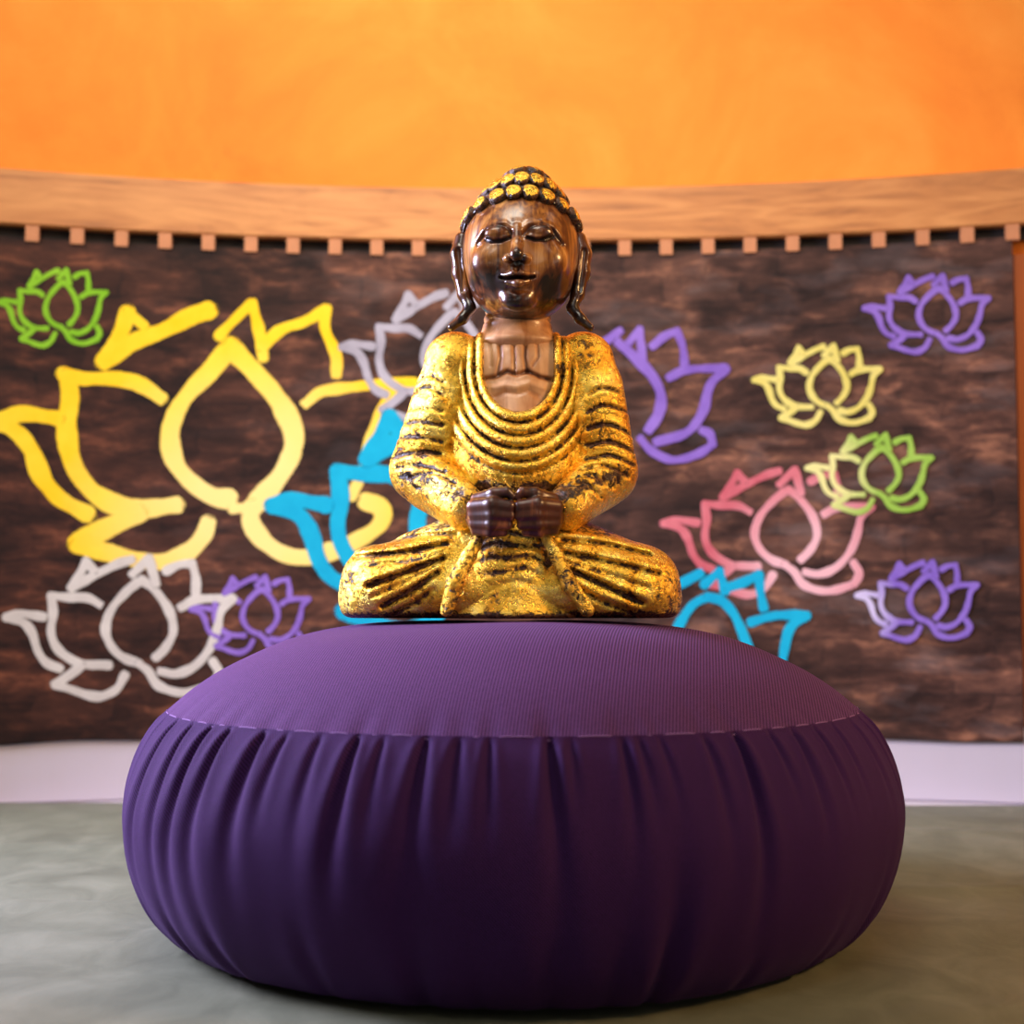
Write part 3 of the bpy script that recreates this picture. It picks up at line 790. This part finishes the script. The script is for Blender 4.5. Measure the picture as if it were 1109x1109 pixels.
# --- centre robe panel between the legs, with the two sashes
def apron(p):
    x, y, z = p
    zz = np.clip(z / 96.0, 0, 1)
    half = 72 - 38 * zz
    yf = -93 + 26 * zz + 0.0007 * x * x * 8
    n = 0
    for k, (zc, w, a) in enumerate([(88, 2.4, 3), (77, 2.6, 3.4), (64, 2.6, 3), (50, 3, 2.2), (36, 3.6, 1.6)]):
        n = n + a * E(-((z - zc + 0.0022 * x * x * 3 + 2 * np.sin(x * 0.12 + k)) / w) ** 2) * E(-(x / 40.0) ** 4)
    d = np.maximum(np.maximum(np.abs(x + 1) - half, yf - y), np.maximum(y + 30, z - 98)) 
    d = su(d, ell(p, (0, -50, 40), (60, 36, 50)), 10)
    return sint(d + n * (y < -30), -z, 6)
def apron_g(p):
    g = 0
    for k, zc in enumerate([88, 77, 64, 50]): g = np.maximum(g, 0.6 * E(-((p[2] - zc + 0.0066 * p[0] ** 2 + 2 * np.sin(p[0] * 0.12 + k)) / 3.0) ** 2) * E(-(p[0] / 40.0) ** 4))
    g = np.maximum(g, 0.75 * E(-((np.abs(p[0] + 1) - (72 - 38 * np.clip(p[2] / 96, 0, 1)) + 6) / 6.0) ** 2))
    return np.maximum(g, E(-(p[2] / 6.0) ** 2))
def sash_f(pts, ws):
    P3 = pts
    def f(p):
        d = None
        for i in range(len(P3) - 1):
            c = cone(p, P3[i], P3[i + 1], ws[i], ws[i + 1], 0.75); d = c if d is None else su(d, c, 3)
        return sint(d, -p[2], 3)
    return f
def box_of(pts, m): 
    a = np.array(pts); return tuple(a.min(0) - m), tuple(a.max(0) + m)
def P3(px, py, Y): x, z = F(px, py, Y); return (x, Y, z)

carve('robe', torso, (-108, -80, 70), (116, 62, 318), 1.35, M['gold'], statue, torso_g)
carve('bare_chest', chest, (-40, -66, 203), (54, 8, 326), 1.1, M['wood_chest'], statue, chest_g)
for s in (-1, 1): make_sleeve(s); make_leg(s)
carve('front_drape', apron, (-82, -104, -3), (82, -26, 104), 1.3, M['gold'], statue, apron_g)
for pts, ws in (([P3(524, 577, -74), P3(508, 605, -84), P3(492, 635, -90), P3(484, 664, -92)], [5.5, 7.5, 8.5, 7]),
                ([P3(587, 577, -74), P3(602, 605, -82), P3(618, 638, -88), P3(636, 664, -86)], [5, 7, 8, 7.5])):
    lo, hi = box_of(pts, 12)
    carve('sash', sash_f(pts, ws), lo, hi, 1.1, M['gold'], statue, lambda p: 0.25 + 0 * p[0])

# --- hands, dark lacquered, resting one in the other with the thumbs meeting
def hand(s):
    # s=-1: on the left of the picture, fingers run to the middle; each finger its own ridge
    cx = 557.5
    def X(dx): return cx + s * dx * 0.88
    fing = [  # (base, knuckle, tip, radii)
        [P3(X(50), 552, -84), P3(X(28), 550, -97), P3(X(7), 552, -97)],
        [P3(X(50), 561, -84), P3(X(27), 560.5, -98), P3(X(6), 562, -97)],
        [P3(X(49), 570, -83), P3(X(28), 571, -96), P3(X(9), 572, -95)],
        [P3(X(48), 578, -81), P3(X(30), 580, -92), P3(X(13), 580, -91)]]
    rad = [(8.4, 8.6, 7.0), (7.0, 7.0, 5.8), (6.8, 6.6, 5.4), (5.4, 5.0, 4.0)]
    thumb = [P3(X(46), 545, -78), P3(X(25), 538, -90), P3(X(10), 536, -94), P3(X(3), 541, -94)]
    def f(p):
        d = ell(p, P3(X(40), 561, -72), (18, 16, 21))
        for q, r in zip(fing, rad):
            c = su(cone(p, q[0], q[1], r[0], r[1]), cone(p, q[1], q[2], r[1], r[2]), 2.0)
            d = su(d, c, 3.4)
        t = su(cone(p, thumb[0], thumb[1], 8, 6.6), cone(p, thumb[1], thumb[2], 6.6, 5.4), 3)
        t = su(t, cone(p, thumb[2], thumb[3], 5.2, 4.2), 2)
        return su(d, t, 2.0)
    lo, hi = box_of(sum(fing, []) + thumb, 22)
    def gr(p):
        return 0.1 + 0 * p[0]
    carve('hand', f, lo, hi, 0.8, M['wood_dark'], statue, gr)
hand(-1); hand(1)

# --- head
HX = 9.5
def neck(p):
    d = cone(p, (5, 12, 296), (7, 10, 345), 41, 35, 0.9)
    d = su(d, ell(p, (6, 4, 300), (46, 38, 11)), 12)
    for zc in (324, 333): d = d + 1.5 * E(-((p[2] - zc) / 1.6) ** 2)
    return np.maximum(d, -(p[2] - 286))
carve('neck', neck, (-52, -50, 284), (62, 66, 386), 1.3, M['wood_chest'], statue, lambda p: 0.35 * E(-((p[2] - 318) / 3) ** 2) + 0.35 * E(-((p[2] - 330) / 2) ** 2))

head = empty('head', (0, 0, 0)); head.parent = statue
FY = -62
fc = lambda pts, Y=FY: [F(a, b, Y) for a, b in pts]
BROW = [fc([(517, 252), (523, 243), (534, 237), (547, 238), (556, 247)]), fc([(564, 248), (574, 239), (588, 236), (600, 240), (609, 252)])]
LID = [fc([(526, 254), (533, 258), (543, 258.5), (552, 255)]), fc([(571, 255), (580, 257.5), (590, 256.5), (600, 252)])]
def skull(p):
    d = ell(p, (HX, -4, 393), (61.5, 60, 68))
    d = su(d, ell(p, (HX + .5, 12, 412), (62, 62, 60)), 14)
    d = su(d, ell(p, (HX, -14, 361), (51, 46, 39)), 14)         # jaw
    return d
def face(p):
    x, y, z = p
    d = skull(p)
    fr = 1 / (1 + E((y + 25) / 5.0))
    g = 0
    for b in BROW:
        q, t = pl2(x, z, b); g = g - 2.6 * E(-(q / 3.4) ** 2) * np.clip(1.2 - abs(t - .5), 0, 1)
        q, t = pl2(x, z + 5.5, b); g = g + 3.6 * E(-(q / 3.6) ** 2)
    d = d + g * fr
    def nod(px, py, Y, r): c = P3(px, py, Y); return ell(p, c, r)
    # lids
    d = su(d, nod(539, 250.5, -54, (14, 9.5, 8.0)), 3); d = su(d, nod(585, 249.5, -54, (14, 9.5, 8.0)), 3)
    g = 0
    for l in LID:
        q, t = pl2(x, z, l); g = g + 3.6 * E(-(q / 1.5) ** 2)
        q, t = pl2(x, z - 3.2, l); g = g - 0.8 * E(-(q / 1.4) ** 2)
    d = d + g * fr
    # cheeks, chin
    d = su(d, nod(530, 283, -44, (19, 16, 18)), 12); d = su(d, nod(594, 283, -44, (19, 16, 18)), 12)
    d = su(d, nod(561, 325, -52, (17, 12, 12)), 12)
    # nose
    nb = su(cone(p, P3(560, 244, -59), P3(560, 262, -70), 4.6, 5.8), cone(p, P3(560, 262, -70), P3(559.5, 274, -79), 5.8, 7.2), 3)
    nb = su(nb, nod(551, 278.5, -66, (6.0, 7.5, 4.8)), 3); nb = su(nb, nod(569, 278.5, -66, (6.0, 7.5, 4.8)), 3)
    d = su(d, nb, 3.0)
    d = ss(d, nod(554, 284, -69, (2.4, 5, 2.2)), 1.2); d = ss(d, nod(566, 284, -69, (2.4, 5, 2.2)), 1.2)
    # mouth mound and lips
    d = su(d, nod(560.5, 299, -54, (21, 12.5, 16)), 6)
    up = su(cone(p, P3(545, 298, -62), P3(556.5, 295, -70), 2.4, 4.2), cone(p, P3(564.5, 295, -70), P3(577, 297.5, -62), 4.2, 2.4), 3)
    lo_ = su(cone(p, P3(550, 304, -65), P3(561, 307, -70), 3.2, 5.0), cone(p, P3(561, 307, -70), P3(572, 303.5, -65), 5.0, 3.2), 3)
    d = su(d, up, 1.6); d = su(d, lo_, 1.6)
    g = 0
    for pts, w, k in ((fc([(542, 297.5), (550, 300.5), (560.5, 300), (571, 300), (579, 297)], -68), 1.3, 4.2), (fc([(560.3, 285), (560.3, 290)], -70), 2.4, 2.0), (fc([(550, 311), (561, 313), (572, 311)], -66), 3.0, 1.2)):
        q, t = pl2(x, z, pts); g = g + k * E(-(q / w) ** 2)
    d = d + g * fr
    return d
def face_g(p):
    x, z = p[0], p[2]; g = 0
    for l in LID + [fc([(542, 297.5), (550, 300.5), (560.5, 300), (571, 300), (579, 297)], -68)]:
        q, t = pl2(x, z, l); g = np.maximum(g, 1.0 * E(-(q / 2.2) ** 2))
    for b in BROW:
        q, t = pl2(x, z + 4.5, b); g = np.maximum(g, 0.45 * E(-(q / 2.6) ** 2))
    # darker tone in the hollows of jaw and beside the nose
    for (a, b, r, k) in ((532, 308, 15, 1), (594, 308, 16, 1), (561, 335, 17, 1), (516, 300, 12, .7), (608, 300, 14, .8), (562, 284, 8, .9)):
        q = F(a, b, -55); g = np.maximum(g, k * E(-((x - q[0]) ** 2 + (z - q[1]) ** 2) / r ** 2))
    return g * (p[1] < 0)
carve('face', face, (-62, -92, 318), (82, 84, 482), 0.95, M['wood_face'], head, face_g)
# ears
for s, pts in ((-1, [(-55, 12, 418), (-58, 10, 400), (-57, 6, 378), (-52, 2, 354), (-46, -4, 338), (-54, -8, 325), (-66, -10, 315)]),
               (1, [(74, 12, 418), (78, 10, 400), (77, 6, 378), (72, 2, 354), (66, -4, 338), (74, -8, 325), (85, -10, 315)])):
    rr = [8.5, 10, 9, 7.5, 6.2, 5.6, 4.2]
    def fe(p, pts=pts, rr=rr, s=s):
        d = None
        for i in range(len(pts) - 1):
            c = cone(p, pts[i], pts[i + 1], rr[i], rr[i + 1], 1.35); d = c if d is None else su(d, c, 4)
        i0 = cone(p, (pts[1][0] + s * 1.5, -3, 402), (pts[3][0] + s * 2, -9, 356), 3.6, 2.4)
        return ss(d, i0, 2.0)
    lo, hi = box_of(pts, 17)
    carve('ear', fe, lo, hi, 0.95, M['wood_face'] if s > 0 else M['wood_face'], head, lambda p: 0.35 + 0.45 * (p[2] < 345))
# hair cap and curls
def hairline(x): return 451 - 0.0052 * (x - HX) ** 2
def hair(p):
    x, y, z = p
    d = ell(p, (HX + .5, 10, 414), (66, 66, 64.5))
    d = su(d, ell(p, (HX + 5, 4, 459), (34, 37, 33)), 15)
    lim = hairline(x) - z
    lim = np.where(y < 0, lim, lim - y * 1.1)
    return sint(d, lim + 0 * y, 3)
hr = carve('hair', hair, (-62, -66, 330), (84, 86, 498), 1.2, M['black'], head)
def capd(p): 
    d = ell(p, (HX + .5, 10, 414), (66, 66, 64.5)); return su(d, ell(p, (HX + 5, 4, 459), (34, 37, 33)), 15)
GOLDC = m_gold(); GOLDC.name = 'gilded_curl_tops'
def curl_mesh():
    V = []; Q = []; n = 16
    prof = [(9.6, -5, 1.0), (9.8, 0, 1.0), (9.0, 2.6, 1.0), (7.2, 4.2, .15), (5.6, 4.6, 0), (3.6, 4.5, 0), (2.0, 5.2, 0), (0.05, 5.4, 0)]
    g = []
    for r, h, k in prof:
        for i in range(n):
            a = 2 * PI * i / n; w = 1 + 0.04 * math.sin(3 * a + 1)
            V.append((r * math.cos(a) * SU * w, r * math.sin(a) * SU * w, h * SU)); g.append(k)
    for j in range(len(prof) - 1):
        for i in range(n): Q.append((j * n + i, j * n + (i + 1) % n, (j + 1) * n + (i + 1) % n, (j + 1) * n + i))
    me = mesh('hair_curl', V, Q); at = me.attributes.new('groove', 'FLOAT', 'POINT'); at.data.foreach_set('value', g); me.materials.append(GOLDC)
    return me
cm = curl_mesh()
def place_curls():
    c0 = np.array([HX + 1, 8, 420.0]); placed = []
    def proj(dirv):
        t = 20.0
        for _ in range(60):
            p = c0 + dirv * t; dd = float(capd((p[0], p[1], p[2])));
            t += -dd * 0.9
            if abs(dd) < 0.02: break
        p = c0 + dirv * t; e = 0.5
        n = np.array([float(capd((p[0] + e, p[1], p[2])) - capd((p[0] - e, p[1], p[2]))), float(capd((p[0], p[1] + e, p[2])) - capd((p[0], p[1] - e, p[2]))), float(capd((p[0], p[1], p[2] + e)) - capd((p[0], p[1], p[2] - e)))])
        return p, n / np.linalg.norm(n)
    # front row along the hairline, then rows above it
    cand = []
    for row, rise in enumerate([5, 22, 38, 53]):
        for k in range(-5, 6):
            ang = (k + (0.5 if row % 2 == 0 else 0.0)) * math.radians([20.5, 22, 26, 42][row])
            if abs(ang) > 1.75: continue
            x = math.sin(ang); y = -math.cos(ang)
            xl = HX + 61 * x
            zt = hairline(xl) + rise - (0 if row else 0)
            best = None
            for el in np.linspace(-0.2, 1.5, 120):
                dv = np.array([x * math.cos(el), y * math.cos(el), math.sin(el)]); dv /= np.linalg.norm(dv)
                p, n = proj(dv)
                hl = hairline(p[0]) + rise
                if best is None or abs(p[2] - hl) < best[0]: best = (abs(p[2] - hl), p, n)
            if best[0] < 3: cand.append(best[1:])
    # back of the head and crown
    for el in (1.5, 1.15, 0.8, 0.5, 0.2, -0.1, -0.4):
        m = max(1, int(2 * PI * math.cos(el) * 62 / 22))
        for k in range(m):
            a = 2 * PI * k / m
            dv = np.array([math.sin(a) * math.cos(el), -math.cos(a) * math.cos(el), math.sin(el)])
            if dv[1] < 0.12 and el < 1.3: continue
            cand.append(proj(dv))
    for p, n in cand:
        if all(np.linalg.norm(p - q) > 13.5 for q in placed) and len(placed) < 98:
            placed.append(p)
            o = bpy.data.objects.new('hair_curl', cm); C.objects.link(o); o.parent = hr
            o.location = Vector(p * SU)
            q = Vector(n).to_track_quat('Z', 'Y'); o.rotation_mode = 'QUATERNION'; o.rotation_quaternion = q
            s = random.uniform(1.0, 1.14); o.scale = (s, s, random.uniform(.9, 1.1))
place_curls()

# ------------------------------------------------------------------ light
def area(name, loc, target, size, power, col, sy=None):
    l = bpy.data.lights.new(name, 'AREA'); l.energy = power; l.color = col; l.size = size
    if sy: l.shape = 'RECTANGLE'; l.size_y = sy
    o = bpy.data.objects.new(name, l); C.objects.link(o); o.location = loc
    o.rotation_euler = (Vector(target) - Vector(loc)).to_track_quat('-Z', 'Y').to_euler(); return o
a1 = area('window_light_left', (-0.74, 0.76, 0.46), (0.0, 0.66, 0.1), 0.3, 7.5, (0.70, 0.70, 1.0), 0.4); a1.data.spread = math.radians(95)
area('front_window_light', (-0.2, -0.35, 1.25), (0.0, 0.80, 0.25), 0.45, 2.3, (1.0, 0.93, 0.84), 0.3)
a3 = area('warm_lamp_right', (1.0, 0.25, 0.75), (0.0, 0.7, 0.15), 0.2, 1.7, (1.0, 0.56, 0.22)); a3.data.spread = math.radians(80)
a4 = area('wall_fill_light', (-0.15, 0.45, 1.05), (-0.05, 1.12, 0.50), 0.4, 2.7, (1.0, 0.93, 0.78)); a4.data.spread = math.radians(88)  # unseen fill light added overhead to brighten the orange wall
w = bpy.data.worlds.new('room_light'); bpy.context.scene.world = w; w.use_nodes = True
nt = w.node_tree; N, L = nt.nodes, nt.links
for n in list(N): N.remove(n)
out = N.new('ShaderNodeOutputWorld'); bg = N.new('ShaderNodeBackground'); L.new(bg.outputs[0], out.inputs[0])
tc = N.new('ShaderNodeTexCoord'); nz = N.new('ShaderNodeTexNoise'); nz.inputs['Scale'].default_value = 3.5; nz.inputs['Detail'].default_value = 3
L.new(tc.outputs['Generated'], nz.inputs['Vector'])
r = ramp(N, [(0.44, (0.02, 0.014, 0.012, 1)), (0.53, (0.10, 0.088, 0.08, 1)), (0.60, (3.4, 3.2, 2.85, 1))]); L.new(nz.outputs['Fac'], r.inputs[0])
L.new(r.outputs[0], bg.inputs[0]); bg.inputs[1].default_value = 0.36

vs = bpy.context.scene.view_settings
vs.view_transform = 'Standard'; vs.look = 'None'; vs.gamma = 1.0; vs.use_curve_mapping = False; vs.exposure = 0.0
